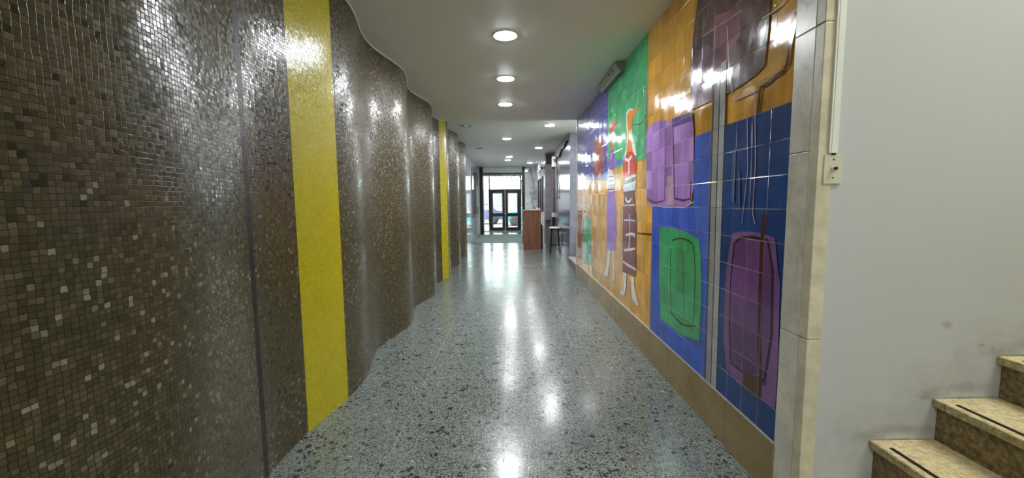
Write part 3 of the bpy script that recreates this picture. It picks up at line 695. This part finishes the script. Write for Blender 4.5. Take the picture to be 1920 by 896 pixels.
cb = bmesh.new(); tube(cb, [(1.29, 11.2, 2.55), (1.285, 11.15, 2.3), (1.285, 10.95, 2.2), (1.285, 11.0, 1.95), (1.285, 10.8, 1.75), (1.285, 10.85, 1.45)], .016, 8)
tag(obj('drooping_cable', cb, M['black_plastic'], smooth=True), 'dark wavy cable drooping down the grey marble wall above the stool', 'cable')
ic = empty('wall_telephone', (1.29, 11.87, 1.0), 'white wall telephone with a dark lower part beside the pier', 'telephone')
obj('phone_body', bx(1.23, 1.31, 11.82, 11.93, .92, 1.05, bev=.008), M['white_plastic'], ic)
obj('lower_part', bx(1.24, 1.31, 11.83, 11.92, .66, .92, bev=.008), M['black_plastic'], ic)
hk = empty('wall_shelf', (1.02, 12.45, .93), 'tiny dark shelf bracket low on the mauve marble pier', 'shelf')
obj('shelf_board', bx(1.09, 1.24, 12.36, 12.50, .80, .815), M['dark_frame'], hk)

# ---------------------------------------------------------------- entrance frame and vestibule
ent = struct('door_1', bx(-1.30, -1.16, 17.05, 17.19, 0, H2-.001), M['black_metal'])
for a_ in ((.50, .62, 17.05, 17.19, 0, H2-.001), (-1.16, .50, 17.08, 17.16, 2.57, 2.63), ):
    obj('frame_post' if a_[1] - a_[0] < 1 else 'frame_rail', bx(*a_), M['black_metal'], ent)
obj('top_panel', bx(-1.16, .50, 17.10, 17.13, 2.63, H2-.001), M['white_plastic'], ent)
d1 = struct('door_2', bx(-1.38, .75, 18.98, 19.06, 2.62, H2), M['pale_frame'])
for x0 in (-1.30, -1.03, .46, .56):
    w_ = .05 if x0 in (-1.30, .56) else .06
    obj('frame_post', bx(x0, x0+w_, 18.98, 19.06, 0, 2.62), M['pale_frame' if x0 in (-1.30, .56) else 'brown_frame'], d1)
obj('frame_rail', bx(-.97, .46, 18.98, 19.06, 1.94, 2.00), M['brown_frame'], d1)
obj('sill', bx(-1.30, .62, 18.90, 19.10, 0, .03), M['pale_frame'], d1)
g = obj('transom_pane', bx(-.97, .46, 19.015, 19.02, 2.0, 2.62), M['glass'], d1)
for a_ in ((-1.25, -1.03), (.52, .56)): obj('side_pane', bx(a_[0], a_[1], 19.015, 19.02, .03, 2.62), M['glass'], d1)
def leaf(x0, x1, side):
    t = empty('entrance_door_leaf', (x0 if side < 0 else x1, 19.02, .03), 'dark framed glazed door leaf on the %s of the entrance' % ('left' if side < 0 else 'right'), 'door', 'entrance door leaves')
    y0, y1 = 18.99, 19.05
    for nm, a_ in (('stile', (x0, x0+.115, .03, 1.94)), ('stile', (x1-.115, x1, .03, 1.94)), ('rail', (x0+.115, x1-.115, 1.83, 1.94)), ('middle_rail', (x0+.115, x1-.115, .72, .86)), ('bottom_rail', (x0+.115, x1-.115, .03, .17))):
        obj(nm, bx(a_[0], a_[1], y0, y1, a_[2], a_[3], bev=.004), M['door_frame'], t)
    for z0, z1 in ((.86, 1.83), (.17, .72)):
        obj('glass_pane', bx(x0+.115, x1-.115, 19.018, 19.024, z0, z1), M['glass'], t)
        b = bmesh.new()
        xa, xb, w_ = x0+.115, x1-.115, .03
        for a_ in ((xa, xa+w_, z0, z1), (xb-w_, xb, z0, z1), (xa+w_, xb-w_, z0, z0+w_), (xa+w_, xb-w_, z1-w_, z1)): box(b, a_[0], a_[1], 18.985, 19.017, a_[2], a_[3])
        obj('glazing_bead', b, M['pale_frame'], t)
    b = bmesh.new(); lathe(b, [(.012, 0), (.012, .03), (.03, .045), (.028, .065), (0, .07)], 0, 0, 20)
    bmesh.ops.rotate(b, verts=b.verts[:], cent=(0, 0, 0), matrix=Matrix.Rotation(math.pi/2, 3, 'X')); bmesh.ops.translate(b, verts=b.verts[:], vec=((x1-.05) if side < 0 else (x0+.05), 18.99, .86)); obj('door_knob', b, M['brass'], t, True)
leaf(-.968, -.258, -1); leaf(-.252, .458, 1)

# ---------------------------------------------------------------- the street outside
struct('floor_street', bx(-9, 9, 20.4, 34, -.14, -.02), paint('grey_paving', (120, 118, 112), .8))
fb = empty('street_building', (0, 32, 0), 'pale rendered building with dark windows across the street', 'building')
obj('facade', bx(-9, 9, 32, 33, -.02, 2.45), paint('warm_render', (160, 140, 138), .8), fb)
for x in (-3.4, -1.6, .2, 2.0): obj('window', bx(x, x+1.0, 31.94, 32.0, 1.1, 2.3), M['board_glass'], fb)
def car(x, y, col, label):
    t = empty('car', (x, y, -.02), label, 'car', 'vehicles parked outside the entrance')
    pm = plain('car_paint', col, .25)
    prof = [(-2.0, .35), (-2.0, .75), (-1.7, .88), (-1.1, .95), (-.6, 1.38), (.9, 1.42), (1.5, .98), (2.0, .9), (2.05, .4)]
    b = bmesh.new(); A = [b.verts.new((x+p[0], y-.8, p[1]-.1)) for p in prof]; B = [b.verts.new((x+p[0], y+.8, p[1]-.1)) for p in prof]
    for i in range(len(prof)): b.faces.new((A[i], A[(i+1) % len(prof)], B[(i+1) % len(prof)], B[i]))
    b.faces.new(A); b.faces.new(B); obj('body', b, pm, t)
    for xa, xb in ((-.95, .05), (.12, 1.1)):
        obj('side_window', bx(x+xa+.1, x+xb, y-.815, y-.8, .92, 1.22), M['board_glass'], t)
    for wx in (-1.3, 1.3):
        b = bmesh.new(); lathe(b, [(.32, -.1), (.32, .1), (.18, .12), (0, .12)], 0, 0, 24)
        bmesh.ops.rotate(b, verts=b.verts[:], cent=(0, 0, 0), matrix=Matrix.Rotation(math.pi/2, 3, 'X')); bmesh.ops.translate(b, verts=b.verts[:], vec=(x+wx, y-.78, .30)); obj('wheel', b, M['black_plastic'], t, True)
car(1.55, 24.5, (30, 170, 190), 'turquoise car seen through the right door leaf')
car(-2.4, 26.5, (62, 60, 96), 'dark violet car seen through the left door leaf')
tree = empty('street_tree', (.9, 29, -.02), 'leafy green tree beyond the entrance doors', 'tree')
b = bmesh.new(); tube(b, [(.9, 29, -.02), (.95, 29, 1.6), (.85, 29, 2.8), (.9, 29, 3.6)], .12, 10); obj('trunk', b, M['brown_frame'], tree, True)
b = bmesh.new()
for i in range(900):
    c_ = Vector((random.gauss(.6, 1.3), random.gauss(29, .8), random.gauss(3.9, .5))); s_ = .13
    n1 = Vector((random.gauss(0, 1), random.gauss(0, 1), random.gauss(0, 1))).normalized(); n2 = n1.orthogonal().normalized(); n3 = n1.cross(n2)
    quad(b, [c_+n2*s_, c_+n3*s_*.5, c_-n2*s_, c_-n3*s_*.5])
obj('foliage', b, plain('leaf_green', (96, 130, 60), .6), tree)
